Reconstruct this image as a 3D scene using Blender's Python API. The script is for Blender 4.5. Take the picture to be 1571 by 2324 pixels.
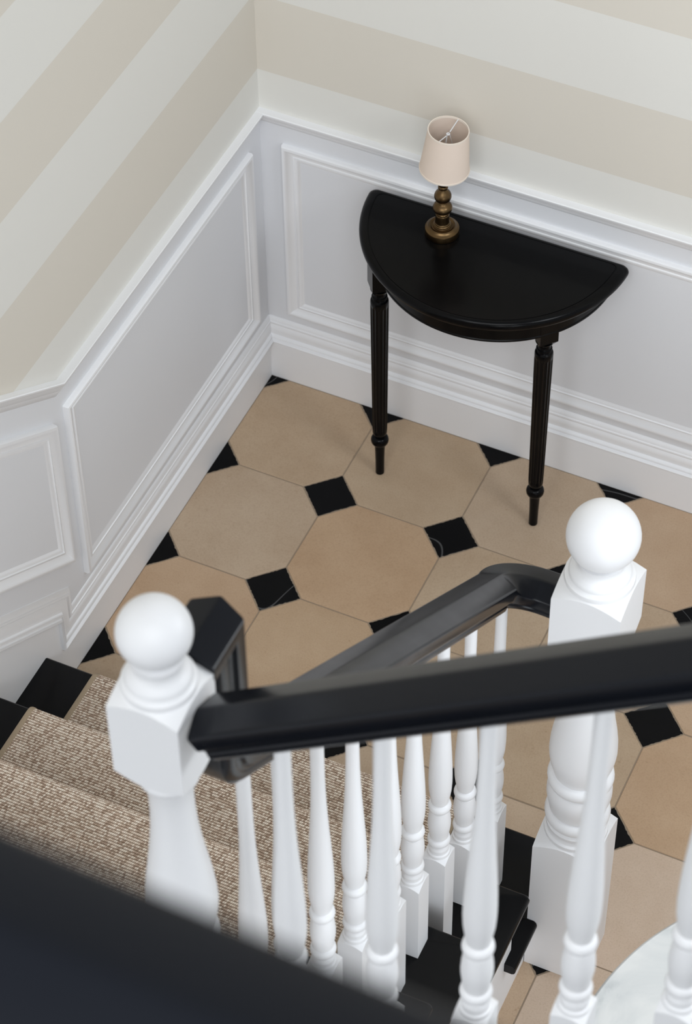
import bpy, bmesh, math, random
from math import sin, cos, pi, sqrt, radians
from mathutils import Vector, Matrix

random.seed(7)
for o in list(bpy.data.objects):
    bpy.data.objects.remove(o, do_unlink=True)
SC = bpy.context.scene
COL = SC.collection

# ------------------------------------------------------------------ camera
cam_d = bpy.data.cameras.new('camera')
cam = bpy.data.objects.new('camera', cam_d)
COL.objects.link(cam)
CAMROT = [[0.919332, 0.3928856, 0.0216688], [0.3037572, -0.6736155, -0.6737757], [-0.2501204, 0.6260056, -0.7386181]]
CAMLOC = [2.254908, -4.254668, 5.017195]
cam.matrix_world = Matrix([[CAMROT[0][i], -CAMROT[1][i], -CAMROT[2][i], CAMLOC[i]] for i in range(3)] + [[0, 0, 0, 1]])
cam_d.sensor_fit = 'VERTICAL'
cam_d.sensor_height = 36.0
cam_d.lens = 91.8776
cam_d.shift_x = -0.113246
cam_d.shift_y = -0.075766
cam_d.clip_start = 0.05
cam_d.dof.use_dof = True
cam_d.dof.focus_distance = 5.6
cam_d.dof.aperture_fstop = 6.8
SC.camera = cam

# ------------------------------------------------------------------ light
world = bpy.data.worlds.new('world')
SC.world = world
world.use_nodes = True
bg = world.node_tree.nodes['Background']
bg.inputs[0].default_value = (0.90, 0.95, 1.0, 1)
bg.inputs[1].default_value = 0.62

def area(name, loc, target, sx, sy, power, color):
    d = bpy.data.lights.new(name, 'AREA')
    d.shape = 'RECTANGLE'
    d.size, d.size_y, d.energy, d.color = sx, sy, power, color
    o = bpy.data.objects.new(name, d)
    COL.objects.link(o)
    o.location = loc
    o.rotation_euler = (Vector(target) - Vector(loc)).to_track_quat('-Z', 'Y').to_euler()
    return o

area('window_daylight', (2.8, -7.0, 6.0), (1.0, -0.8, 0.8), 5.0, 4.0, 560, (0.95, 0.975, 1.0))
area('floor_fill', (3.0, -1.3, 3.0), (1.6, -1.4, 0.0), 0.9, 0.9, 34, (0.92, 0.96, 1.0))  # added fill hanging over the hall, brightens the floor at lower right
area('newel_fill', (2.75, -3.7, 0.95), (1.6, -1.2, 0.25), 1.3, 1.6, 30, (0.88, 0.94, 1.0))  # added fill beneath the second flight, lifts the newel foot and nearby floor
SC.view_settings.view_transform = 'Standard'
SC.view_settings.look = 'None'
SC.view_settings.gamma = 1.0
SC.view_settings.use_curve_mapping = False
SC.view_settings.exposure = -0.33

# ------------------------------------------------------------------ materials
def new_mat(name):
    m = bpy.data.materials.new(name)
    m.use_nodes = True
    nt = m.node_tree
    return m, nt, nt.nodes['Principled BSDF']

def N(nt, kind, **kw):
    n = nt.nodes.new(kind)
    for k, v in kw.items():
        setattr(n, k, v)
    return n

def ramp(nt, stops, interp='LINEAR'):
    r = N(nt, 'ShaderNodeValToRGB')
    r.color_ramp.interpolation = interp
    e = r.color_ramp.elements
    while len(e) < len(stops):
        e.new(0.5)
    for i, (p, c) in enumerate(stops):
        e[i].position = p
        e[i].color = (*c, 1)
    return r

def paint(name, col, rough, bump=0.0, scale=60.0, coat=0.0, spec=0.5):
    m, nt, b = new_mat(name)
    b.inputs['Base Color'].default_value = (*col, 1)
    b.inputs['Roughness'].default_value = rough
    b.inputs['Specular IOR Level'].default_value = spec
    b.inputs['Coat Weight'].default_value = coat
    b.inputs['Coat Roughness'].default_value = 0.12
    tc = N(nt, 'ShaderNodeTexCoord')
    no = N(nt, 'ShaderNodeTexNoise')
    no.inputs['Scale'].default_value = scale
    no.inputs['Detail'].default_value = 4
    nt.links.new(tc.outputs['Object'], no.inputs['Vector'])
    mr = N(nt, 'ShaderNodeMapRange')
    mr.inputs[3].default_value = max(rough - 0.05, 0.02)
    mr.inputs[4].default_value = rough + 0.06
    nt.links.new(no.outputs[0], mr.inputs[0])
    nt.links.new(mr.outputs[0], b.inputs['Roughness'])
    if bump:
        bu = N(nt, 'ShaderNodeBump')
        bu.inputs['Strength'].default_value = bump
        bu.inputs['Distance'].default_value = 0.002
        nt.links.new(no.outputs[0], bu.inputs['Height'])
        nt.links.new(bu.outputs[0], b.inputs['Normal'])
    return m

M_WHITE = paint('white_satin_paint', (0.83, 0.835, 0.85), 0.42, 0.03, 40)
M_WAINS = paint('white_wall_paint', (0.735, 0.745, 0.77), 0.5, 0.04, 90)
M_BLACK = paint('black_satin_paint', (0.0032, 0.0033, 0.0038), 0.24, 0.03, 35, spec=0.12)
M_RAIL = paint('black_rail_paint', (0.0045, 0.0055, 0.0085), 0.24, 0.02, 20, spec=0.24)
M_TABLE = paint('black_lacquer', (0.0025, 0.0025, 0.0028), 0.2, 0.02, 25, spec=0.12)
M_GROUT = paint('grout', (0.30, 0.235, 0.17), 0.9, 0.2, 300)
M_CHROME = paint('white_wire', (0.75, 0.76, 0.78), 0.3)

def wallpaper():
    m, nt, b = new_mat('striped_wallpaper')
    tc = N(nt, 'ShaderNodeTexCoord')
    sx = N(nt, 'ShaderNodeSeparateXYZ')
    nt.links.new(tc.outputs['Object'], sx.inputs[0])
    a = N(nt, 'ShaderNodeMath', operation='SUBTRACT'); a.inputs[1].default_value = 1.0245
    d = N(nt, 'ShaderNodeMath', operation='DIVIDE'); d.inputs[1].default_value = 0.2222 * 2
    fr = N(nt, 'ShaderNodeMath', operation='FRACT')
    lt = N(nt, 'ShaderNodeMath', operation='LESS_THAN'); lt.inputs[1].default_value = 0.5
    nt.links.new(sx.outputs[2], a.inputs[0]); nt.links.new(a.outputs[0], d.inputs[0])
    nt.links.new(d.outputs[0], fr.inputs[0]); nt.links.new(fr.outputs[0], lt.inputs[0])
    mx = N(nt, 'ShaderNodeMix', data_type='RGBA')
    mx.inputs[6].default_value = (0.735, 0.725, 0.685, 1)
    mx.inputs[7].default_value = (0.675, 0.637, 0.568, 1)
    nt.links.new(lt.outputs[0], mx.inputs[0])
    no = N(nt, 'ShaderNodeTexNoise'); no.inputs['Scale'].default_value = 260
    nt.links.new(tc.outputs['Object'], no.inputs['Vector'])
    bu = N(nt, 'ShaderNodeBump'); bu.inputs['Strength'].default_value = 0.08; bu.inputs['Distance'].default_value = 0.001
    nt.links.new(no.outputs[0], bu.inputs['Height'])
    nt.links.new(bu.outputs[0], b.inputs['Normal'])
    nt.links.new(mx.outputs[2], b.inputs['Base Color'])
    b.inputs['Roughness'].default_value = 0.85
    b.inputs['Specular IOR Level'].default_value = 0.2
    return m
M_PAPER = wallpaper()

def limestone():
    m, nt, b = new_mat('beige_limestone')
    tc = N(nt, 'ShaderNodeTexCoord'); oi = N(nt, 'ShaderNodeObjectInfo')
    ad = N(nt, 'ShaderNodeVectorMath', operation='ADD')
    sc = N(nt, 'ShaderNodeMath', operation='MULTIPLY'); sc.inputs[1].default_value = 37.0
    nt.links.new(oi.outputs['Random'], sc.inputs[0])
    nt.links.new(tc.outputs['Object'], ad.inputs[0]); nt.links.new(sc.outputs[0], ad.inputs[1])
    cr = ramp(nt, [(0.0, (0.465, 0.355, 0.250)), (0.5, (0.475, 0.365, 0.262)), (1.0, (0.485, 0.375, 0.275))])
    nt.links.new(oi.outputs['Random'], cr.inputs[0])
    tint = N(nt, 'ShaderNodeMix', data_type='RGBA', blend_type='MULTIPLY'); tint.inputs[0].default_value = 1.0
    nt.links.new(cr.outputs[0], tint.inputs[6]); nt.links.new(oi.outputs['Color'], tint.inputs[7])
    n1 = N(nt, 'ShaderNodeTexNoise'); n1.inputs['Scale'].default_value = 7; n1.inputs['Detail'].default_value = 6; n1.inputs['Roughness'].default_value = 0.6
    n2 = N(nt, 'ShaderNodeTexNoise'); n2.inputs['Scale'].default_value = 240; n2.inputs['Detail'].default_value = 5; n2.inputs['Roughness'].default_value = 0.7
    n3 = N(nt, 'ShaderNodeTexNoise'); n3.inputs['Scale'].default_value = 75; n3.inputs['Detail'].default_value = 3
    for n in (n1, n2, n3):
        nt.links.new(ad.outputs[0], n.inputs['Vector'])
    c1 = ramp(nt, [(0.3, (0.93, 0.885, 0.84)), (0.7, (1.05, 1.04, 1.03))])
    nt.links.new(n1.outputs[0], c1.inputs[0])
    c2 = ramp(nt, [(0.30, (0.88, 0.86, 0.84)), (0.5, (1, 1, 1)), (0.72, (1.04, 1.04, 1.04))])
    nt.links.new(n2.outputs[0], c2.inputs[0])
    c3 = ramp(nt, [(0.70, (1, 1, 1)), (0.76, (0.88, 0.85, 0.82))])
    nt.links.new(n3.outputs[0], c3.inputs[0])
    prev = tint.outputs[2]
    for c in (c1, c2, c3):
        mx = N(nt, 'ShaderNodeMix', data_type='RGBA', blend_type='MULTIPLY')
        mx.inputs[0].default_value = 1.0
        nt.links.new(prev, mx.inputs[6]); nt.links.new(c.outputs[0], mx.inputs[7])
        prev = mx.outputs[2]
    nt.links.new(prev, b.inputs['Base Color'])
    b.inputs['Roughness'].default_value = 0.6
    b.inputs['Specular IOR Level'].default_value = 0.3
    bu = N(nt, 'ShaderNodeBump'); bu.inputs['Strength'].default_value = 0.1; bu.inputs['Distance'].default_value = 0.001
    nt.links.new(n2.outputs[0], bu.inputs['Height']); nt.links.new(bu.outputs[0], b.inputs['Normal'])
    return m
M_STONE = limestone()

def black_marble():
    m, nt, b = new_mat('black_marble')
    tc = N(nt, 'ShaderNodeTexCoord'); oi = N(nt, 'ShaderNodeObjectInfo')
    ad = N(nt, 'ShaderNodeVectorMath', operation='ADD')
    sc = N(nt, 'ShaderNodeMath', operation='MULTIPLY'); sc.inputs[1].default_value = 51.0
    nt.links.new(oi.outputs['Random'], sc.inputs[0])
    nt.links.new(tc.outputs['Object'], ad.inputs[0]); nt.links.new(sc.outputs[0], ad.inputs[1])
    n1 = N(nt, 'ShaderNodeTexNoise'); n1.inputs['Scale'].default_value = 3.2; n1.inputs['Detail'].default_value = 1.0
    nt.links.new(ad.outputs[0], n1.inputs['Vector'])
    s = N(nt, 'ShaderNodeMath', operation='SUBTRACT'); s.inputs[1].default_value = 0.60
    ab = N(nt, 'ShaderNodeMath', operation='ABSOLUTE')
    nt.links.new(n1.outputs[0], s.inputs[0]); nt.links.new(s.outputs[0], ab.inputs[0])
    cr = ramp(nt, [(0.0, (0.10, 0.10, 0.10)), (0.0022, (0.004, 0.004, 0.0045)), (1.0, (0.0028, 0.0028, 0.0032))])
    nt.links.new(ab.outputs[0], cr.inputs[0])
    nt.links.new(cr.outputs[0], b.inputs['Base Color'])
    b.inputs['Roughness'].default_value = 0.34
    b.inputs['Specular IOR Level'].default_value = 0.10
    return m
M_DOT = black_marble()

def carpet():
    m, nt, b = new_mat('sisal_weave')
    L = nt.links.new
    def math_(op, a, bb=None):
        n = N(nt, 'ShaderNodeMath', operation=op)
        for k, v in ((0, a), (1, bb)):
            if v is None: continue
            if isinstance(v, (int, float)): n.inputs[k].default_value = v
            else: L(v, n.inputs[k])
        return n.outputs[0]
    tc = N(nt, 'ShaderNodeTexCoord')
    sx = N(nt, 'ShaderNodeSeparateXYZ'); L(tc.outputs['UV'], sx.inputs[0])
    row = math_('DIVIDE', sx.outputs[1], 0.0066)
    ri, rf = math_('FLOOR', row), math_('FRACT', row)
    kk = math_('ADD', math_('DIVIDE', sx.outputs[0], 0.0040), math_('MULTIPLY', ri, 0.5))
    kk = math_('ADD', kk, math_('MULTIPLY', rf, 0.35))                    # the twist of the yarn leans
    ki, kf = math_('FLOOR', kk), math_('FRACT', kk)
    s1 = math_('SINE', math_('MULTIPLY', rf, pi))
    s2 = math_('SINE', math_('MULTIPLY', kf, pi))
    cell = N(nt, 'ShaderNodeCombineXYZ'); L(ki, cell.inputs[0]); L(ri, cell.inputs[1])
    wn = N(nt, 'ShaderNodeTexWhiteNoise'); L(cell.outputs[0], wn.inputs['Vector'])
    n1 = N(nt, 'ShaderNodeTexNoise'); n1.inputs['Scale'].default_value = 520; n1.inputs['Detail'].default_value = 3
    n2 = N(nt, 'ShaderNodeTexNoise'); n2.inputs['Scale'].default_value = 14; n2.inputs['Detail'].default_value = 4
    L(tc.outputs['UV'], n1.inputs['Vector']); L(tc.outputs['UV'], n2.inputs['Vector'])
    mixv = math_('ADD', math_('MULTIPLY', wn.outputs['Value'], 0.62), math_('MULTIPLY', n1.outputs[0], 0.45))
    cr = ramp(nt, [(0.20, (0.36, 0.265, 0.20)), (0.40, (0.58, 0.465, 0.37)), (0.58, (0.74, 0.635, 0.53)), (0.80, (0.86, 0.79, 0.69)), (0.98, (0.70, 0.47, 0.37))])
    L(mixv, cr.inputs[0])
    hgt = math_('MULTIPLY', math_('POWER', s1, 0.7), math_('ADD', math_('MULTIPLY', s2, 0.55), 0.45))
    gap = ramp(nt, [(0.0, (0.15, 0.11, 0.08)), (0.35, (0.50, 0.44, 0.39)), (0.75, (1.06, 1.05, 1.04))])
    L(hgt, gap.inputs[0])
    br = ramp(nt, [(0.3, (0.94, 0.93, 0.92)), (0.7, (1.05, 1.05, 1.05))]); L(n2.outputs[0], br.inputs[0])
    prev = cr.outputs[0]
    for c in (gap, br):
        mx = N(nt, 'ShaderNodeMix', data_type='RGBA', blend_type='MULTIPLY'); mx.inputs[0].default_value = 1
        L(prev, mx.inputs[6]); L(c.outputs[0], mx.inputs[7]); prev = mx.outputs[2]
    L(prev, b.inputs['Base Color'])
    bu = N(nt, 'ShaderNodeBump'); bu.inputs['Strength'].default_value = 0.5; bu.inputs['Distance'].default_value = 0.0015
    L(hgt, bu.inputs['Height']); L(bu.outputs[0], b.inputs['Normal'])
    b.inputs['Roughness'].default_value = 0.95
    b.inputs['Specular IOR Level'].default_value = 0.1
    return m
M_CARPET = carpet()
M_BIND = paint('woven_binding', (0.36, 0.28, 0.19), 0.9, 0.5, 420)

def brass():
    m, nt, b = new_mat('aged_brass')
    tc = N(nt, 'ShaderNodeTexCoord')
    no = N(nt, 'ShaderNodeTexNoise'); no.inputs['Scale'].default_value = 30; no.inputs['Detail'].default_value = 5
    nt.links.new(tc.outputs['Object'], no.inputs['Vector'])
    cr = ramp(nt, [(0.3, (0.105, 0.066, 0.032)), (0.7, (0.17, 0.108, 0.050))])
    nt.links.new(no.outputs[0], cr.inputs[0]); nt.links.new(cr.outputs[0], b.inputs['Base Color'])
    b.inputs['Metallic'].default_value = 1.0
    b.inputs['Roughness'].default_value = 0.34
    return m
M_BRASS = brass()

def linen():
    m, nt, b = new_mat('cream_linen')
    b.inputs['Base Color'].default_value = (0.76, 0.645, 0.555, 1)
    b.inputs['Roughness'].default_value = 0.9
    b.inputs['Specular IOR Level'].default_value = 0.1
    b.inputs['Subsurface Weight'].default_value = 0.0
    tc = N(nt, 'ShaderNodeTexCoord')
    no = N(nt, 'ShaderNodeTexNoise'); no.inputs['Scale'].default_value = 700
    nt.links.new(tc.outputs['Object'], no.inputs['Vector'])
    bu = N(nt, 'ShaderNodeBump'); bu.inputs['Strength'].default_value = 0.15; bu.inputs['Distance'].default_value = 0.0005
    nt.links.new(no.outputs[0], bu.inputs['Height']); nt.links.new(bu.outputs[0], b.inputs['Normal'])
    return m
M_SHADE = linen()
M_TRIM = paint('shade_tape', (0.80, 0.71, 0.62), 0.85)

def white_marble():
    m, nt, b = new_mat('white_marble')
    tc = N(nt, 'ShaderNodeTexCoord')
    n1 = N(nt, 'ShaderNodeTexNoise'); n1.inputs['Scale'].default_value = 4.5; n1.inputs['Detail'].default_value = 8; n1.inputs['Roughness'].default_value = 0.55; n1.inputs['Distortion'].default_value = 1.2
    nt.links.new(tc.outputs['Object'], n1.inputs['Vector'])
    cr = ramp(nt, [(0.30, (0.50, 0.53, 0.54)), (0.40, (0.72, 0.74, 0.74)), (0.52, (0.82, 0.83, 0.82)), (1.0, (0.85, 0.855, 0.84))])
    nt.links.new(n1.outputs[0], cr.inputs[0]); nt.links.new(cr.outputs[0], b.inputs['Base Color'])
    b.inputs['Roughness'].default_value = 0.25
    return m
M_MARBLE = white_marble()

# ------------------------------------------------------------------ helpers
def mesh(name, verts, faces, mat, parent=None, smooth=None, uvs=None, mats=None, fm=None):
    me = bpy.data.meshes.new(name)
    me.from_pydata([tuple(v) for v in verts], [], faces)
    for mm in (mats or [mat]):
        me.materials.append(mm)
    if fm:
        for p, i in zip(me.polygons, fm):
            p.material_index = i
    bm = bmesh.new(); bm.from_mesh(me)
    bmesh.ops.recalc_face_normals(bm, faces=bm.faces)
    bm.to_mesh(me); bm.free()
    if smooth is not None:
        me.polygons.foreach_set('use_smooth', [True] * len(me.polygons))
        me.set_sharp_from_angle(angle=radians(smooth))
    me.update()
    o = bpy.data.objects.new(name, me)
    COL.objects.link(o)
    if parent:
        o.parent = parent
        o.matrix_parent_inverse = parent.matrix_world.inverted() if False else Matrix()
    return o

def thing(name, loc, label, cat, group=None):
    o = bpy.data.objects.new(name, None)
    COL.objects.link(o)
    o.location = loc
    o.empty_display_size = 0.1
    o['label'] = label; o['category'] = cat
    if group:
        o['group'] = group
    return o

def struct(o, label=None):
    o['kind'] = 'structure'
    if label:
        o['label'] = label
    return o

class MB:
    """collects pieces into one mesh; parts of a thing are given in world coordinates and shifted to its base"""
    def __init__(s, off=(0, 0, 0)):
        s.v, s.f, s.o = [], [], Vector(off)
    def add(s, verts, faces):
        k = len(s.v)
        s.v += [Vector(p) - s.o for p in verts]
        s.f += [tuple(i + k for i in f) for f in faces]
    def rings(s, rings, cap0=True, cap1=True, closed=True):
        n = len(rings[0]); v = [p for r in rings for p in r]; f = []
        for i in range(len(rings) - 1):
            for j in range(n if closed else n - 1):
                a, b = i * n + j, i * n + (j + 1) % n
                f.append((a, b, b + n, a + n))
        if cap0: f.append(tuple(range(n))[::-1])
        if cap1: f.append(tuple(range((len(rings) - 1) * n, len(rings) * n)))
        s.add(v, f)
    def lathe(s, c, prof, seg=32, cap0=True, cap1=True, mod=None):
        R = []
        for r, z in prof:
            R.append([(c[0] + r * (mod(t, z) if mod else 1) * cos(t), c[1] + r * (mod(t, z) if mod else 1) * sin(t), c[2] + z)
                      for t in (2 * pi * i / seg for i in range(seg))])
        s.rings(R, cap0, cap1)
    def box(s, x0, x1, y0, y1, z0, z1, b=0.0):
        if b <= 0:
            v = [(x, y, z) for z in (z0, z1) for x, y in ((x0, y0), (x1, y0), (x1, y1), (x0, y1))]
            s.add(v, [(3, 2, 1, 0), (4, 5, 6, 7)] + [(i, (i + 1) % 4, (i + 1) % 4 + 4, i + 4) for i in range(4)])
            return
        def rect(d, z):
            return [(x0 + d, y0 + d, z), (x1 - d, y0 + d, z), (x1 - d, y1 - d, z), (x0 + d, y1 - d, z)]
        s.rings([rect(b, z0), rect(0, z0 + b), rect(0, z1 - b), rect(b, z1)])
    def prism(s, poly, fn, d0, d1):
        """extrude a 2-D polygon; fn(a, b, d) -> xyz"""
        s.rings([[fn(a, b, d0) for a, b in poly], [fn(a, b, d1) for a, b in poly]])
    def tube(s, path, r, seg=8):
        pts = [Vector(p) for p in path]; R = []
        for i, p in enumerate(pts):
            t = (pts[min(i + 1, len(pts) - 1)] - pts[max(i - 1, 0)]).normalized()
            u = t.cross(Vector((0, 0, 1)))
            u = u.normalized() if u.length > 1e-4 else Vector((1, 0, 0))
            w = t.cross(u)
            R.append([p + r * (cos(a) * u + sin(a) * w) for a in (2 * pi * k / seg for k in range(seg))])
        s.rings(R)
    def build(s, name, mat, parent=None, smooth=None):
        return mesh(name, s.v, s.f, mat, parent, smooth)

def sweep(mb, path, prof, closed_path=False, frame=None):
    """profile (a, b) swept along path with mitred joints; frame(seg direction) -> (side, up)"""
    P = [Vector(p) for p in path]; n = len(P); ns = n if closed_path else n - 1
    T = [(P[(i + 1) % n] - P[i]).normalized() for i in range(ns)]
    F = []
    last = None
    for t in T:
        last = frame(t, last); F.append(last)
    R = []
    for i in range(n):
        if closed_path:
            a, b = T[(i - 1) % ns], T[i]; fr = F[(i - 1) % ns]
        else:
            a, b = T[max(i - 1, 0)], T[min(i, ns - 1)]; fr = F[max(i - 1, 0)]
        nrm = (a + b).normalized()
        ring = []
        for u, v in prof:
            o = fr[0] * u + fr[1] * v
            o = o - a * (o.dot(nrm) / a.dot(nrm))
            ring.append(P[i] + o)
        R.append(ring)
    if closed_path:
        R.append(R[0]); mb.rings(R, False, False)
    else:
        mb.rings(R)

# moulding on the back wall (plane y) or the left wall (plane x): offset a lies in the wall, b stands out of it
XW, YW = 0.001, 0.007           # wall faces
SKX, SKY = 0.013, -0.0125       # skirting faces
def fr_back(t, last):
    out = Vector((0, -1, 0)); return (out.cross(t), out)
def fr_left(t, last):
    out = Vector((1, 0, 0)); return (out.cross(t), out)

# ------------------------------------------------------------------ shell
RAKE = 0.731
ZT = 5.6
YEND = -5.0
KD = -0.985                     # where the dado starts to climb
def dado_z(y): return 0.9075 + max(0.0, (KD - y)) * RAKE

mb_v, mb_f, mb_m = [], [], []
def prism_mat(poly, fn, d0, d1, mi):
    k = len(mb_v); n = len(poly)
    mb_v.extend([fn(a, b, d0) for a, b in poly] + [fn(a, b, d1) for a, b in poly])
    fs = [tuple(range(k, k + n)), tuple(range(k + n, k + 2 * n))] + [(k + i, k + (i + 1) % n, k + n + (i + 1) % n, k + n + i) for i in range(n)]
    mb_f.extend(fs); mb_m.extend([mi] * len(fs))

lower = [(0.12, -0.1), (0.12, 0.9), (KD, 0.9), (YEND, dado_z(YEND) - 0.0075), (YEND, -0.1)]
upper = [(0.12, 0.9), (0.12, ZT), (YEND, ZT), (YEND, dado_z(YEND) - 0.0075), (KD, 0.9)]
fnl = lambda a, b, d: (d, a, b)
prism_mat(lower, fnl, XW, XW - 0.12, 0)
prism_mat(upper, fnl, XW, XW - 0.12, 1)
struct(mesh('wall_left', mb_v, mb_f, None, mats=[M_WAINS, M_PAPER], fm=mb_m), 'left wall, striped wallpaper above white panelling that climbs with the stair')
mb_v, mb_f, mb_m = [], [], []
fnb = lambda a, b, d: (a, d, b)
prism_mat([(XW, -0.1), (3.6, -0.1), (3.6, 0.9), (XW, 0.9)], fnb, YW, YW + 0.12, 0)
prism_mat([(XW, 0.9), (3.6, 0.9), (3.6, ZT), (XW, ZT)], fnb, YW, YW + 0.12, 1)
struct(mesh('wall_back', mb_v, mb_f, None, mats=[M_WAINS, M_PAPER], fm=mb_m), 'back wall behind the half-round table, striped wallpaper above white panelling')

# skirting: flat board plus a stepped cap moulding (a = up the wall, b = out of it)
BEAD = 0.128
CAP = [(0.0, 0.0), (0.0, 0.0165), (0.0035, 0.0185), (0.007, 0.0165), (0.0085, 0.013), (0.011, 0.0125), (0.014, 0.0145), (0.0175, 0.0135),
       (0.020, 0.0105), (0.0215, 0.0085), (0.026, 0.0085), (0.036, 0.0095), (0.046, 0.0085), (0.0525, 0.0055), (0.0545, 0.0062), (0.058, 0.0082),
       (0.062, 0.0078), (0.064, 0.006), (0.068, 0.0056), (0.073, 0.0035), (0.077, 0.001), (0.077, 0.0)]
CAPB = [(a, b * 1.2) for a, b in CAP]
mb = MB()
mb.box(SKX, 3.6, SKY, YW + 0.002, -0.0, BEAD)
sweep(mb, [(XW - 0.0, YW, BEAD), (3.6, YW, BEAD)], [(a, b) for a, b in CAPB], frame=lambda t, l: (Vector((0, 0, 1)), Vector((0, -1, 0))))
struct(mb.build('baseboard_back', M_WHITE, smooth=40), 'tall white moulded skirting along the back wall')
KB = -1.125
KB2 = KB
ZR = 0.232                      # foot of the climbing cap
mb = MB()
yl = YEND
poly = [(YW, 0.0), (YW, BEAD), (KB2, BEAD), (KB2, ZR), (yl, ZR + (KB2 - yl) * RAKE), (yl, 0.0)]
mb.prism(poly, lambda a, b, d: (d, a, b), XW - 0.002, SKX)
path = [(XW, YW, BEAD), (XW, KB, BEAD), (XW, KB, ZR), (XW, yl, ZR + (KB - yl) * RAKE)]
# up the wall is on the +z side of a run that goes towards -y
sweep(mb, path, CAPB, frame=lambda t, l: (t.cross(Vector((1, 0, 0))), Vector((1, 0, 0))))
struct(mb.build('baseboard_left', M_WHITE, smooth=40), 'tall white moulded skirting on the left wall, stepping up to climb beside the stair')

# dado rail (a measured downward from its top edge)
DADO = [(0.0, 0.0), (0.0, 0.0195), (-0.0015, 0.021), (-0.006, 0.021), (-0.008, 0.0195), (-0.0085, 0.0155), (-0.016, 0.0135), (-0.024, 0.0085), (-0.0255, 0.0075),
        (-0.030, 0.0072), (-0.033, 0.005), (-0.039, 0.002), (-0.041, 0.0)]
mb = MB()
sweep(mb, [(XW, YW, 0.9075), (3.6, YW, 0.9075)], DADO, frame=lambda t, l: (Vector((0, 0, 1)), Vector((0, -1, 0))))
struct(mb.build('trim_1', M_WHITE, smooth=40), 'white dado rail along the back wall above the half-round table')
mb = MB()
sweep(mb, [(XW, YW, 0.9071), (XW, KD, 0.9071), (XW, YEND, dado_z(YEND) - 0.0004)], DADO, frame=lambda t, l: (t.cross(Vector((1, 0, 0))), Vector((1, 0, 0))))
struct(mb.build('trim_2', M_WHITE, smooth=40), 'white dado rail on the left wall, level then climbing with the stair')

# panel mouldings: a runs from the outer edge (0) into the panel
PAN = [(0.0, 0.0), (0.0, 0.009), (0.0025, 0.0135), (0.007, 0.015), (0.011, 0.0135), (0.014, 0.0105), (0.022, 0.0065), (0.028, 0.0052), (0.0295, 0.0066), (0.033, 0.0068),
       (0.0345, 0.0045), (0.039, 0.0042), (0.042, 0.002), (0.046, 0.0)]
def panel(name, pts, plane, label):
    mb = MB()
    if plane == 'back':
        path = [(x, YW, z) for x, z in pts]; out = Vector((0, -1, 0))
    else:
        path = [(XW, y, z) for y, z in pts]; out = Vector((1, 0, 0))
    cen = sum((Vector(p) for p in path), Vector()) / len(path)
    s0 = out.cross((Vector(path[1]) - Vector(path[0])).normalized())
    sg = 1 if s0.dot(cen - Vector(path[0])) > 0 else -1
    sweep(mb, path, PAN, True, frame=lambda t, l: (out.cross(t) * sg, out))
    return struct(mb.build(name, M_WHITE, smooth=40), label)
panel('trim_3', [(0.061, 0.2385), (0.061, 0.813), (1.62, 0.813), (1.62, 0.2385)], 'back', 'long white panel moulding on the back wall behind the half-round table')
panel('trim_4', [(-0.058, 0.242), (-0.058, 0.814), (-0.976, 0.814), (-0.976, 0.242)], 'left', 'level white panel moulding on the left wall beside the tiled floor')
yr0, yr1 = -1.021, -2.6
panel('trim_5', [(yr0, 0.337), (yr0, 0.802), (yr1, 0.802 + (yr0 - yr1) * RAKE), (yr1, 0.337 + (yr0 - yr1) * RAKE)], 'left', 'sloping white panel moulding on the left wall beside the carpeted stair')

# ------------------------------------------------------------------ floor
mb = MB()
mb.box(-0.02, 3.6, -5.0, 0.02, -0.10, -0.0018)
floor = struct(mb.build('floor', M_GROUT), 'hall floor of beige octagon tiles with small black diamonds')
PT = 1 / 3
DH = 0.0758
def clip(poly, ax, v, keep_ge):
    out = []
    for i in range(len(poly)):
        p, q = poly[i], poly[(i + 1) % len(poly)]
        ip = (p[ax] >= v) == keep_ge or abs(p[ax] - v) < 1e-9
        iq = (q[ax] >= v) == keep_ge or abs(q[ax] - v) < 1e-9
        if ip: out.append(p)
        if ip != iq:
            t = (v - p[ax]) / (q[ax] - p[ax])
            out.append((p[0] + t * (q[0] - p[0]), p[1] + t * (q[1] - p[1])))
    return out
def tile(name, poly, mat, top, bev):
    poly = clip(poly, 0, SKX + 0.0004, True)
    if len(poly) > 2: poly = clip(poly, 1, SKY - 0.0004, False)
    if len(poly) < 3: return
    cx = sum(p[0] for p in poly) / len(poly); cy = sum(p[1] for p in poly) / len(poly)
    loc = [(x - cx, y - cy) for x, y in poly]
    def inset(d):
        return [(x * (1 - d / max(sqrt(x * x + y * y), 1e-4)), y * (1 - d / max(sqrt(x * x + y * y), 1e-4))) for x, y in loc]
    m = MB()
    m.rings([[(x, y, -0.009) for x, y in loc], [(x, y, top - bev) for x, y in loc], [(x, y, top) for x, y in inset(bev * 1.3)]], False, True)
    o = m.build(name, mat, floor, 20)
    o.location = (cx, cy, 0)
    return o
g = 0.0016
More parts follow.
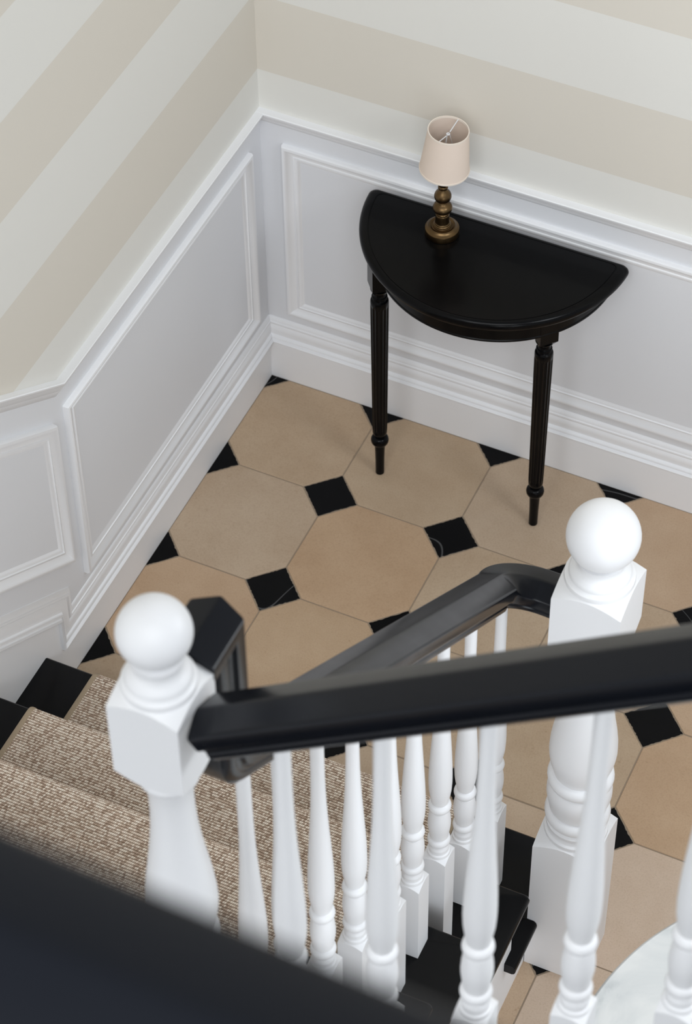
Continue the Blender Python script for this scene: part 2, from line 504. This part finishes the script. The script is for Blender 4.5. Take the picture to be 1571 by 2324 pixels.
# the stone differs from tile to tile: some warm, some grey; the pale ones also carry painted-in brighter light
WARM, MID, GREY, PALE_LIT = (1.03, 0.97, 0.91), (1.0, 1.0, 0.98), (0.99, 1.0, 1.0), (1.20, 1.25, 1.36)
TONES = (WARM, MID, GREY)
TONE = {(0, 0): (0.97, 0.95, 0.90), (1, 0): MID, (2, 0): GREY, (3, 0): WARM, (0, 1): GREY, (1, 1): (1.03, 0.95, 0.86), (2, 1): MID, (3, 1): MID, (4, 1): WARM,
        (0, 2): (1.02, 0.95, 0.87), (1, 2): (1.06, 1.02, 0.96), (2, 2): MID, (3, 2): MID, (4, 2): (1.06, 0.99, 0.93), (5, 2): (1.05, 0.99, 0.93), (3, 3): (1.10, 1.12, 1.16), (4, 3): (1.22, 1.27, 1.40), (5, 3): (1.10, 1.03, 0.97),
        (3, 4): (1.06, 1.04, 1.02), (4, 4): PALE_LIT, (5, 4): PALE_LIT, (3, 5): (1.1, 1.05, 1.0), (4, 5): PALE_LIT}
for i in range(0, 9):
    for j in range(0, 8):
        cx, cy = (i + 0.5) * PT, -(j + 0.5) * PT
        if cx < 1.0 and cy < -1.45: continue
        h = PT / 2 - g; c = PT / 2 - DH - g * 0.4
        pts = [(cx - c, cy - h), (cx + c, cy - h), (cx + h, cy - c), (cx + h, cy + c), (cx + c, cy + h), (cx - c, cy + h), (cx - h, cy + c), (cx - h, cy - c)]
        o = tile('octagon_tile', pts, M_STONE, random.uniform(-0.0002, 0.0003), 0.0011)
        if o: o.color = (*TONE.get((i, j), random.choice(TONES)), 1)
for i in range(0, 10):
    for j in range(0, 9):
        cx, cy = i * PT, -j * PT
        if cx < 1.0 and cy < -1.45: continue
        d = DH - 1.5 * g
        cs = [(cx + d, cy), (cx, cy + d), (cx - d, cy), (cx, cy - d)]
        pts = []
        for a in range(4):                          # chipped, slightly wandering edges
            p, q = cs[a], cs[(a + 1) % 4]
            nx, ny = (p[1] - q[1]), (q[0] - p[0]); l = sqrt(nx * nx + ny * ny); nx, ny = nx / l, ny / l
            pts.append(p)
            for s in range(1, 22):
                w = random.choice((0, 0, 0.0004, -0.0004, 0.0011)) if random.random() < 0.8 else random.uniform(0.0006, 0.0019)
                t = s / 22
                pts.append((p[0] + t * (q[0] - p[0]) + nx * w, p[1] + t * (q[1] - p[1]) + ny * w))
        tile('diamond_tile', pts, M_DOT, random.uniform(-0.0003, 0.0002), 0.0006)

# ------------------------------------------------------------------ stair
RISE, GO = 0.19, 0.2585
Z1, Y1 = 0.178, -1.187
NST = 6
def tz(n): return Z1 + RISE * (n - 1)
def ty(n): return Y1 - GO * (n - 1)
XL, XS, XR = SKX, 1.294, 1.320          # wall side, string face, tread end
TH = 0.030
stair = thing('staircase', (0.65, -1.3, 0.0), 'black-painted staircase with white side string rising from the tiled floor', 'staircase')
SO = stair.location
def tread_mesh(x0, x1, yf, yb, z, notch=None):
    """rounded front nosing and rounded right end"""
    m = MB(SO)
    def outline(d):
        y_f, x_r = yf - d, x1 - d
        if notch:
            nx, ny = notch
            return [(x0, y_f), (nx, y_f), (nx, ny), (x_r, ny), (x_r, yb), (x0, yb)]
        return [(x0, y_f), (x_r - 0.006, y_f), (x_r, y_f - 0.006), (x_r, yb), (x0, yb)]
    R = []
    for d, dz in ((0.008, -TH), (0.0025, -TH + 0.004), (0.0, -TH + 0.011), (0.0, -0.011), (0.0025, -0.004), (0.008, 0.0)):
        R.append([(x, y, z + dz) for x, y in outline(d)])
    m.rings(R)
    return m
for n in range(1, NST):
    yb = ty(n + 1) - 0.066
    nt_ = (1.2955, -1.3895) if n == 1 else None
    tread_mesh(XL, XR, ty(n), yb, tz(n), nt_).build('tread', M_BLACK, stair, 40)
for n in range(1, NST + 1):
    m = MB(SO)
    yr = ty(n) - 0.028
    z0 = 0.0 if n == 1 else tz(n - 1)
    m.box(XL, XS - 0.001, yr - 0.02, yr, z0 if n > 1 else 0.0, tz(n) - TH)
    m.build('riser', M_BLACK, stair)
# outer string: stepped white board under the treads
poly = [(ty(1) - 0.048, 0.0)]
for n in range(1, NST + 1):
    poly += [(ty(n) - 0.0285, tz(n) - TH - (0 if n > 1 else 0)), (ty(n + 1) - 0.0285, tz(n) - TH)]
poly[0] = (ty(1) - 0.0285, 0.0)
poly[-1] = (-2.60, tz(NST) - TH)
poly += [(-2.60, 0.0)]
m = MB(SO); m.prism(poly, lambda a, b, d: (d, a, b), XS - 0.022, XS)
m.build('string_board', M_WHITE, stair)
# half landing and the second flight (above the frame's lower edge)
m = MB(SO); m.box(XL, 1.20, -3.6, ty(NST), tz(NST) - 0.03, tz(NST), 0.004); m.build('landing', M_BLACK, stair)
m = MB(SO); m.box(XL + 0.002, 1.19, -3.59, ty(NST) - 0.05, 0.0, tz(NST) - 0.03); m.build('landing_base', M_WHITE, stair)
F2X, F2G = 1.165, 0.2725
for k in range(1, 7):
    z = tz(NST) + RISE * k
    x0 = F2X + F2G * (k - 1)
    m = MB(SO); m.box(x0, x0 + F2G + 0.03, -3.59, -2.49, z - TH, z, 0.008); m.build('tread', M_BLACK, stair, 40)
    m = MB(SO); m.box(x0 + 0.028, x0 + 0.045, -3.58, -2.5, z - RISE, z - TH); m.build('riser', M_WHITE, stair)

# ------------------------------------------------------------------ carpet runner
XC0, XC1 = 0.137, 1.062
runner = thing('stair_runner', (0.6, -1.3, 0.0), 'ribbed beige sisal carpet runner laid down the middle of the black stair', 'carpet')
RO = runner.location
prof = []                        # (y, z) of the carpet face, bottom to top
ct = 0.007
prof.append((ty(1) - 0.028 + ct, 0.001))
for n in range(1, NST + 1):
    yn, z = ty(n), tz(n)
    prof.append((yn - 0.028 + ct, z - TH - 0.006))
    prof.append((yn - 0.012, z - TH - 0.004))
    for a in range(-70, 91, 20):
        r = TH / 2 + ct
        prof.append((yn - TH / 2 + 0.000 + r * cos(radians(a)), z - TH / 2 + r * sin(radians(a))))
    nxt = ty(n + 1) - 0.028 + ct if n < NST else -3.5
    prof.append((nxt, z + ct))
# resample by arc length and raise a rib on every row
ROW = 0.0066
seglen = [0.0]
for a, b in zip(prof, prof[1:]):
    seglen.append(seglen[-1] + sqrt((a[0] - b[0]) ** 2 + (a[1] - b[1]) ** 2))
def at(s):
    i = 0
    lo, hi = 0, len(seglen) - 2
    while lo < hi:
        mid = (lo + hi + 1) // 2
        if seglen[mid] <= s: lo = mid
        else: hi = mid - 1
    i = lo
    t = (s - seglen[i]) / max(seglen[i + 1] - seglen[i], 1e-9)
    a, b = prof[i], prof[i + 1]
    d = (b[0] - a[0], b[1] - a[1]); l = sqrt(d[0] ** 2 + d[1] ** 2) or 1
    return (a[0] + d[0] * t, a[1] + d[1] * t), (d[1] / l, -d[0] / l)
total = min(seglen[-1], seglen[-1] - 0.75)
ns = int(total / ROW * 6)
vs, fs, uv = [], [], []
NXC = 2
for k in range(ns + 1):
    s = k * ROW / 6
    (y, z), nn = at(s)
    h = 0.0013 * abs(sin(pi * s / ROW)) - 0.0013
    for q in range(NXC):
        x = XC0 + 0.011 + (XC1 - XC0 - 0.022) * q / (NXC - 1)
        vs.append((x - RO[0], y + nn[0] * h - RO[1], z + nn[1] * h - RO[2])); uv.append((x, s))
for k in range(ns):
    fs.append((2 * k, 2 * k + 1, 2 * k + 3, 2 * k + 2))
me = bpy.data.meshes.new('woven_strip')
me.from_pydata(vs, [], fs)
ul = me.uv_layers.new(name='UVMap')
for lp in me.loops:
    ul.data[lp.index].uv = uv[lp.vertex_index]
me.materials.append(M_CARPET)
o = bpy.data.objects.new('woven_strip', me); COL.objects.link(o); o.parent = runner
for x0 in (XC0, XC1 - 0.012):
    m = MB(RO)
    R = []
    for k in range(0, ns + 1, 5):
        (y, z), nn = at(k * ROW / 6)
        R.append([(x0, y - nn[0] * ct * 0.9, z - nn[1] * ct * 0.9), (x0, y, z), (x0 + 0.003, y + nn[0] * 0.0012, z + nn[1] * 0.0012), (x0 + 0.009, y + nn[0] * 0.0012, z + nn[1] * 0.0012), (x0 + 0.012, y, z), (x0 + 0.012, y - nn[0] * ct * 0.9, z - nn[1] * ct * 0.9)])
    m.rings(R)
    m.build('binding_tape', M_BIND, runner, 50)['label'] = 'plain beige binding along the carpet edge'

# ------------------------------------------------------------------ turned work
NSEG = 32
def sq_ring(c, w, z, drop=0.0):
    out = []
    for i in range(NSEG):
        t = 2 * pi * (i + 0.0) / NSEG
        r = w / max(abs(cos(t)), abs(sin(t)))
        k = (r / w - 1) / (sqrt(2) - 1)
        out.append((c[0] + r * cos(t), c[1] + r * sin(t), c[2] + z - drop * k))
    return out
def ci_ring(c, r, z):
    return [(c[0] + r * cos(2 * pi * i / NSEG), c[1] + r * sin(2 * pi * i / NSEG), c[2] + z) for i in range(NSEG)]
def torus(r, z0, z1, n=6, depth=None):
    """half-round ring between z0 and z1 with outer radius r"""
    h = (z1 - z0) / 2
    dp = depth or h
    return [(r - dp + dp * sin(pi * k / n), z0 + h - h * cos(pi * k / n)) for k in range(n + 1)]

def newel(parent, off, base, sw, sz, ball_r):
    """square foot, turned shaft, square head and a ball finial; sw and sz scale width and height"""
    c = (base[0], base[1], base[2])
    w = 0.0685 * sw
    Z = lambda z: z * sz
    R = [sq_ring(c, w - 0.001, 0.0), sq_ring(c, w, 0.002), sq_ring(c, w, Z(0.475), 0.021 * sw), ci_ring(c, w * 0.985, Z(0.4755))]
    pr = [(0.066, 0.477), (0.067, 0.482), (0.0665, 0.488), (0.062, 0.491), (0.060, 0.497), (0.062, 0.506), (0.0645, 0.510), (0.0645, 0.516), (0.059, 0.520)]
    pr += torus(0.0685, 0.524, 0.560, 8, 0.012)
    pr += [(0.060, 0.564), (0.0605, 0.572), (0.064, 0.588), (0.0672, 0.606), (0.0675, 0.620), (0.066, 0.634), (0.062, 0.645)]
    pr += torus(0.0685, 0.648, 0.684, 8, 0.012)
    pr += [(0.0575, 0.688), (0.0585, 0.694), (0.0635, 0.712), (0.0672, 0.733), (0.0688, 0.756), (0.0675, 0.785), (0.0635, 0.82), (0.057, 0.86), (0.050, 0.905), (0.0445, 0.95), (0.0415, 0.995), (0.041, 1.03), (0.043, 1.056), (0.047, 1.071)]
    pr += torus(0.057, 1.074, 1.102, 8, 0.010)
    pr += [(0.052, 1.1035), (0.056, 1.106), (0.0655, 1.110)]
    for r, z in pr:
        R.append(ci_ring(c, r * sw, Z(z)))
    R += [ci_ring(c, w * 0.985, Z(1.1115)), sq_ring(c, w, Z(1.112), -0.02 * sw), sq_ring(c, w, Z(1.290), 0.019 * sw), ci_ring(c, w * 0.985, Z(1.291))]
    for r, z in [(0.066, 1.292), (0.0672, 1.297), (0.066, 1.303), (0.0605, 1.306), (0.0585, 1.309), (0.0588, 1.314), (0.056, 1.319), (0.049, 1.324), (0.0445, 1.331), (0.0435, 1.338), (0.046, 1.346), (0.048, 1.352)]:
        R.append(ci_ring(c, r * sw, Z(z)))
    m = MB(off); m.rings(R)
    p = m.build('newel_post', M_WHITE, parent, 35)
    zc = Z(1.410) if sw == 1.0 else Z(1.410) - 0.008
    m = MB(off)
    m.lathe((c[0], c[1], c[2] + zc), [(max(ball_r * sin(pi * k / 28), 0.0004), -ball_r * cos(pi * k / 28)) for k in range(29)], 48)
    b = m.build('ball_finial', M_WHITE, p, 60)
    return p

BW = 0.0243
BPROF = [(0.0228, 0.001), (0.0232, 0.005), (0.0225, 0.009), (0.0198, 0.0105), (0.0195, 0.015), (0.0205, 0.020), (0.0205, 0.024), (0.0185, 0.027), (0.0183, 0.031)] \
    + torus(0.0228, 0.033, 0.056, 6, 0.0075) + [(0.0188, 0.0585), (0.019, 0.065), (0.0207, 0.078), (0.0222, 0.092), (0.0225, 0.104), (0.0217, 0.120), (0.0197, 0.136), (0.0184, 0.144)] \
    + torus(0.0225, 0.146, 0.169, 6, 0.0075) + [(0.0168, 0.172), (0.0172, 0.177), (0.0195, 0.192), (0.0216, 0.210), (0.0226, 0.232), (0.0226, 0.258), (0.0218, 0.290), (0.0203, 0.325), (0.0185, 0.36), (0.0166, 0.395), (0.0148, 0.43), (0.0132, 0.47), (0.0121, 0.51), (0.0115, 0.55), (0.0112, 0.60)]
def baluster(parent, off, x, y, zf, zbase, ztop):
    c = (x, y, 0)
    R = [sq_ring(c, BW, zf), sq_ring(c, BW, zbase + 0.008, 0.008), ci_ring(c, BW * 0.97, zbase + 0.0082)]
    for r, z in BPROF:
        R.append(ci_ring(c, r, zbase + 0.008 + z))
    R.append(ci_ring(c, 0.0112, max(ztop, zbase + 0.64)))
    m = MB(off); m.rings(R)
    return m.build('baluster', M_WHITE, parent, 35)

RP = [(0.0, 0.0), (0.0022, -0.0002), (0.0045, -0.0009), (0.0362, -0.0112), (0.0385, -0.0124), (0.0402, -0.0142), (0.041, -0.0168), (0.041, -0.0340), (0.040, -0.0370), (0.0375, -0.0388), (0.0345, -0.0410), (0.0325, -0.0450), (0.032, -0.0490), (0.0335, -0.0520), (0.0335, -0.0565),
      (0.0325, -0.0605), (0.028, -0.0670), (0.0225, -0.0715), (0.0225, -0.0725)]
RPROF = RP + [(-a, b) for a, b in RP[:0:-1]]
def fr_rail(t, last):
    s = t.cross(Vector((0, 0, 1)))
    s = s.normalized() if s.length > 1e-3 else last[0]
    return (s, s.cross(t))
def arc_pts(p0, p1, p2, r, n=7):
    """rounded corner at p1"""
    p0, p1, p2 = map(Vector, (p0, p1, p2))
    a, b = (p0 - p1).normalized(), (p2 - p1).normalized()
    th = a.angle(b); d = r / math.tan(th / 2)
    c = p1 + (a + b).normalized() * (r / sin(th / 2))
    s, e = p1 + a * d - c, p1 + b * d - c
    ang = s.angle(e)
    return [c + (s * sin(ang * (1 - k / n)) + e * sin(ang * k / n)) / sin(ang) for k in range(n + 1)]

# lower balustrade --------------------------------------------------
XB = 1.186
NX, NY = 1.3645, -1.3195
bal1 = thing('stair_balustrade', (XB, -1.4, 0.0), 'lower balustrade with black handrail and white turned balusters along the carpeted flight', 'balustrade')
newel(bal1, bal1.location, (NX, NY, 0.0), 1.0, 1.0, 0.069)
RS = 0.752
def crown1(y): return 1.287 + RS * (-y - 1.367)
YG = -2.391                                       # crown of the upright gooseneck
ptop = (XB - 0.006, YG, 2.357)
turn_y = -1.306
P0 = (1.2975, turn_y, 1.207)
P1 = (XB, turn_y, 1.212)
P2 = (XB - 0.003, -2.0, crown1(-2.0))
pbot = (XB - 0.006, YG, crown1(YG))
path = [P0] + arc_pts(P0, P1, P2, 0.080, 12) + arc_pts(P2, pbot, ptop, 0.05, 8) + [ptop, (XB - 0.006, -2.492, 2.357)]
m = MB(bal1.location); sweep(m, path, RPROF, frame=fr_rail)
m.build('handrail', M_RAIL, bal1, 24)['label'] = 'glossy black handrail with a gooseneck'
B1 = [(-1.346, 1, 0.466), (-1.502, 2, 0.575), (-1.632, 2, 0.702), (-1.760, 3, 0.789), (-1.868, 3, 0.853), (-2.014, 4, 0.965), (-2.142, 4, 1.069), (-2.270, 5, 1.165), (-2.378, 5, 1.262)]
for y, n, zb in B1:
    zt = crown1(y) - 0.085
    baluster(bal1, bal1.location, XB, y, tz(n) - 0.001, zb, zt)

# upper balustrade --------------------------------------------------
UX, UY, UZ = 1.168, -2.5415, tz(NST)
bal2 = thing('stair_balustrade', (UX, UY, UZ), 'upper balustrade with slimmer ball-topped newel and black handrail rising to the right', 'balustrade')
newel(bal2, bal2.location, (UX, UY, UZ), 0.745, 0.944, 0.0490)
def crown2(x): return 2.3235 + 0.757 * (x - 1.224)
m = MB(bal2.location)
sweep(m, [(1.2175, UY, crown2(1.2175)), (2.6, UY, crown2(2.6))], RPROF, frame=fr_rail)
m.build('handrail', M_RAIL, bal2, 28)['label'] = 'black handrail running up to the right'
for k in range(9):
    x = 1.339 + 0.139 * k
    st = int((x - F2X) / F2G)
    z0 = tz(NST) + RISE * (st + 1) if st < 4 else tz(NST) + RISE * (st + 1)
    zb = 1.745 + 0.757 * (x - 1.478)
    baluster(bal2, bal2.location, x, UY, min(z0, zb - 0.1) - 0.001, zb, crown2(x) - 0.085)

# gallery rail next to the camera -----------------------------------
GY, GZ = -3.891, 4.276
bal3 = thing('gallery_balustrade', (2.0, GY, 3.30), 'dark out-of-focus handrail crossing the lower left foreground', 'handrail')
m = MB(bal3.location)
sweep(m, [(0.9, GY, GZ + 0.005 + 0.045 * (2.0 - 0.9)), (3.4, GY, GZ + 0.005 - 0.045 * (3.4 - 2.0))], RPROF, frame=fr_rail)
m.build('handrail', M_RAIL, bal3, 28)
for k in range(16):
    baluster(bal3, bal3.location, 1.0 + 0.15 * k, GY, 3.30, 3.50, GZ + 0.005 + 0.045 * (1.0 - 0.15 * k) - 0.066)
m = MB(); m.box(0.02, 3.55, -4.12, GY + 0.06, 3.16, 3.30)
struct(m.build('floor', M_BLACK), 'upper gallery floor under the near handrail')

# ------------------------------------------------------------------ half-round table
TXC, TYB, TZ = 0.641, 0.007 - 0.0245, 0.79
tab = thing('console_table', (TXC, -0.16, 0.0), 'glossy black half-round console table on fluted legs against the back wall', 'table')
TO = tab.location
def demi(R, yb, rc=0.016, n=56):
    pts = []
    a0 = math.asin(rc / (R - rc))
    ca = Vector((TXC + (R - rc) * cos(a0), yb - rc))
    for k in range(7):
        a = radians(90) + (-a0 - radians(90)) * k / 6
        pts.append((ca[0] + rc * cos(a), ca[1] + rc * sin(a)))
    for k in range(1, n):
        a = -a0 + (-(pi - 2 * a0)) * k / n
        pts.append((TXC + R * cos(a), yb + R * sin(a)))
    cb = Vector((TXC - (R - rc) * cos(a0), yb - rc))
    for k in range(7):
        a = pi + a0 + (-a0 - radians(90)) * k / 6
        pts.append((cb[0] + rc * cos(a), cb[1] + rc * sin(a)))
    return pts
RT = 0.333
m = MB(TO)
R = []
for d, z in ((0.010, -0.024), (0.004, -0.0232), (0.0008, -0.020), (0.0, -0.015), (0.0012, -0.0098), (0.005, -0.0050), (0.012, -0.0018), (0.022, 0.0), (0.0265, 0.0), (0.0272, -0.0013), (0.0288, -0.0013), (0.0295, 0.0)):
    R.append([(x, y, TZ + z) for x, y in demi(RT - d, TYB - d * (0.55 if d > 0.0001 else 0))])
m.rings(R)
m.build('tabletop', M_TABLE, tab, 30)
AR = 0.2935
m = MB(TO)
R = []
yb = TYB - 0.006
def apron_ring(r, z, ins):
    n = 60
    out = [(TXC + r * cos(-pi * k / n), yb + r * sin(-pi * k / n), z) for k in range(n + 1)]
    return out
o0 = [(0, 0)]
for r, z in ((AR - 0.018, 0.697), (AR - 0.003, 0.697), (AR + 0.0012, 0.6985), (AR + 0.0012, 0.7025), (AR - 0.0005, 0.7045), (AR - 0.0005, TZ - 0.0237), (AR - 0.018, TZ - 0.0237)):
    R.append(apron_ring(r, z, 0))
m.rings(R + [R[0]], False, False, closed=False)
m.box(TXC - AR + 0.004, TXC + AR - 0.004, yb - 0.018, yb, 0.697, TZ - 0.0237)
m.build('apron', M_TABLE, tab, 40)
def fl(t, z):
    if z < 0.16 or z > 0.612: return 1.0
    k = min((z - 0.16) / 0.012, (0.612 - z) / 0.012, 1.0)
    return 1.0 - 0.085 * k * abs(sin(8 * t)) ** 0.7
for lx, ly in ((0.4155, -0.209), (0.8385, -0.207)):
    m = MB(TO)
    c = (lx, ly, 0)
    pr = [(0.0095, 0.0), (0.0112, 0.002), (0.0113, 0.02), (0.0118, 0.06), (0.0130, 0.10), (0.0133, 0.106), (0.012, 0.108), (0.0135, 0.1095)]
    pr += torus(0.0228, 0.110, 0.140, 8, 0.0105) + [(0.0125, 0.142), (0.0128, 0.147), (0.0165, 0.1485), (0.0182, 0.1525)]
    zs = [0.160, 0.166, 0.172] + [0.172 + (0.600 - 0.172) * k / 8 for k in range(1, 9)] + [0.606, 0.612]
    pr += [(0.0186 + 0.0040 * (z - 0.16) / 0.45, z) for z in zs]
    pr += [(0.0226, 0.618), (0.0215, 0.6225), (0.0175, 0.6255), (0.0165, 0.628), (0.0172, 0.6295)] + torus(0.0195, 0.630, 0.638, 4, 0.003) + [(0.0155, 0.640), (0.0150, 0.645), (0.0175, 0.650), (0.0215, 0.656), (0.0225, 0.660)]
    m.lathe(c, pr, 96, mod=fl)
    ang = math.atan2(ly - yb, lx - TXC)
    ux, uy = cos(ang), sin(ang)
    vx, vy = -uy, ux
    rr = sqrt((lx - TXC) ** 2 + (ly - yb) ** 2)
    d1 = AR + 0.0045 - rr
    def blk(s, z):
        return [(lx + ux * d + vx * e, ly + uy * d + vy * e, z) for d, e in ((-0.0235 * s, -0.0235 * s), (0.0235 * s, -0.0235 * s), (0.0235 * s, 0.0235 * s), (-0.0235 * s, 0.0235 * s))]
    m.rings([blk(0.72, 0.657), blk(1, 0.668), blk(1, TZ - 0.0237)])
    m.build('leg', M_TABLE, tab, 30)

# ------------------------------------------------------------------ lamp
LX, LY, LZ = 0.528, -0.100, TZ
lamp = thing('table_lamp', (LX, LY, LZ), 'small brass table lamp with cream fabric shade on the half-round table', 'lamp')
LO = lamp.location
c = (LX, LY, LZ)
m = MB(LO)
m.lathe(c, [(0.0395, 0.0), (0.0405, 0.001), (0.041, 0.004), (0.041, 0.0165), (0.0402, 0.0185), (0.0385, 0.0195), (0.036, 0.0205), (0.032, 0.0245), (0.0312, 0.0262), (0.0300, 0.0268), (0.0288, 0.0262), (0.0265, 0.0245), (0.0235, 0.0240), (0.0222, 0.0245),
            (0.0222, 0.0275), (0.0215, 0.0285), (0.0205, 0.0288), (0.0205, 0.031), (0.0192, 0.0322), (0.0185, 0.0328), (0.0185, 0.035), (0.0172, 0.0365), (0.0168, 0.039), (0.0163, 0.055), (0.0165, 0.060), (0.0150, 0.0625)], 48)
m.build('lamp_base', M_BRASS, lamp, 35)
m = MB(LO)
m.lathe(c, [(0.0150, 0.0618), (0.0155, 0.0655), (0.0140, 0.067), (0.0165, 0.0695), (0.0205, 0.0730), (0.0230, 0.0780), (0.0234, 0.0825), (0.0220, 0.0875), (0.0180, 0.0925), (0.0130, 0.0950), (0.0118, 0.0965), (0.0122, 0.0982), (0.0112, 0.0998), (0.0118, 0.1012),
            (0.0145, 0.1045), (0.0185, 0.1090), (0.0204, 0.1150), (0.0203, 0.1205), (0.0185, 0.1260), (0.0145, 0.1320), (0.0110, 0.1370), (0.0098, 0.1400), (0.0112, 0.1415), (0.0120, 0.1440), (0.0118, 0.1475), (0.0102, 0.1500), (0.0105, 0.1520), (0.0120, 0.1560), (0.0115, 0.1640), (0.0095, 0.1660), (0.009, 0.20), (0.012, 0.202), (0.012, 0.235), (0.006, 0.238)], 48)
m.build('lamp_stem', M_BRASS, lamp, 35)
# shade, leaning a touch to the right as in the photograph
sh0, sh1 = 0.203, 0.322
lean = 0.07
def shx(z): return lean * (z - 0.17)
def shade_ring(r, z):
    return [(LX + shx(z) + r * cos(2 * pi * k / 64), LY + r * sin(2 * pi * k / 64), LZ + z - lean * r * cos(2 * pi * k / 64)) for k in range(64)]
m = MB(LO)
rb, rt = 0.0580, 0.0470
m.rings([shade_ring(rb - 0.0012, sh0), shade_ring(rb, sh0), shade_ring(rt, sh1), shade_ring(rt - 0.0012, sh1), shade_ring(rb - 0.0012, sh0)], False, False)
shade = m.build('lamp_shade', M_SHADE, lamp, 40)
for r, z, w in ((rt, sh1, 0.0045), (rb, sh0, 0.0040)):
    m = MB(LO)
    sgn = -1 if z == sh1 else 1
    m.rings([shade_ring(r + 0.0006, z + sgn * w), shade_ring(r + 0.001, z + sgn * w * 0.5), shade_ring(r + 0.0006, z - sgn * 0.0006), shade_ring(r - 0.0016, z - sgn * 0.0006), shade_ring(r - 0.0018, z + sgn * w), shade_ring(r + 0.0006, z + sgn * w)], False, False)
    m.build('edge_tape', M_TRIM, shade, 40)
m = MB(LO)
cx, zc = LX + shx(sh1) - 0.001, LZ + sh1 - 0.012
ux, uy = 0.11, 0.994
m.tube([(cx - 0.046 * ux, LY - 0.046 * uy, zc + 0.009), (cx - 0.008 * ux, LY - 0.008 * uy, zc)], 0.0013)
m.tube([(cx + 0.008 * ux, LY + 0.008 * uy, zc), (cx + 0.0455 * ux, LY + 0.0455 * uy, zc + 0.009)], 0.0013)
m.tube([(cx + 0.0032 * cos(2 * pi * k / 16), LY + 0.0032 * sin(2 * pi * k / 16), zc) for k in range(17)], 0.0016)
for a in (0.4, 2.5, 4.6):
    m.tube([(cx + 0.004 * cos(a), LY + 0.004 * sin(a), zc - 0.001), (cx + 0.010 * cos(a), LY + 0.010 * sin(a), zc - 0.03), (LX + 0.012 * cos(a), LY + 0.012 * sin(a), LZ + 0.233)], 0.0008)
m.build('shade_fitter', M_CHROME, lamp, 60)

# ------------------------------------------------------------------ round marble table
MX, MY, MZ, MR = 2.088, -1.906, 0.75, 0.510
rt_ = thing('round_table', (MX, MY, 0), 'round white marble table top showing at the lower right edge', 'table')
c = (MX, MY, 0)
m = MB(c); m.lathe(c, [(MR - 0.012, MZ - 0.026), (MR - 0.003, MZ - 0.022), (MR, MZ - 0.013), (MR - 0.001, MZ - 0.005), (MR - 0.006, MZ)], 128)
m.build('tabletop', M_MARBLE, rt_, 40)
m = MB(c); m.lathe(c, [(0.24, 0.0), (0.245, 0.01), (0.22, 0.03), (0.09, 0.06), (0.055, 0.10), (0.045, 0.2), (0.06, 0.34), (0.045, 0.5), (0.05, 0.62), (0.12, 0.70), (0.18, MZ - 0.0265)], 48)
m.build('pedestal', M_BLACK, rt_, 40)
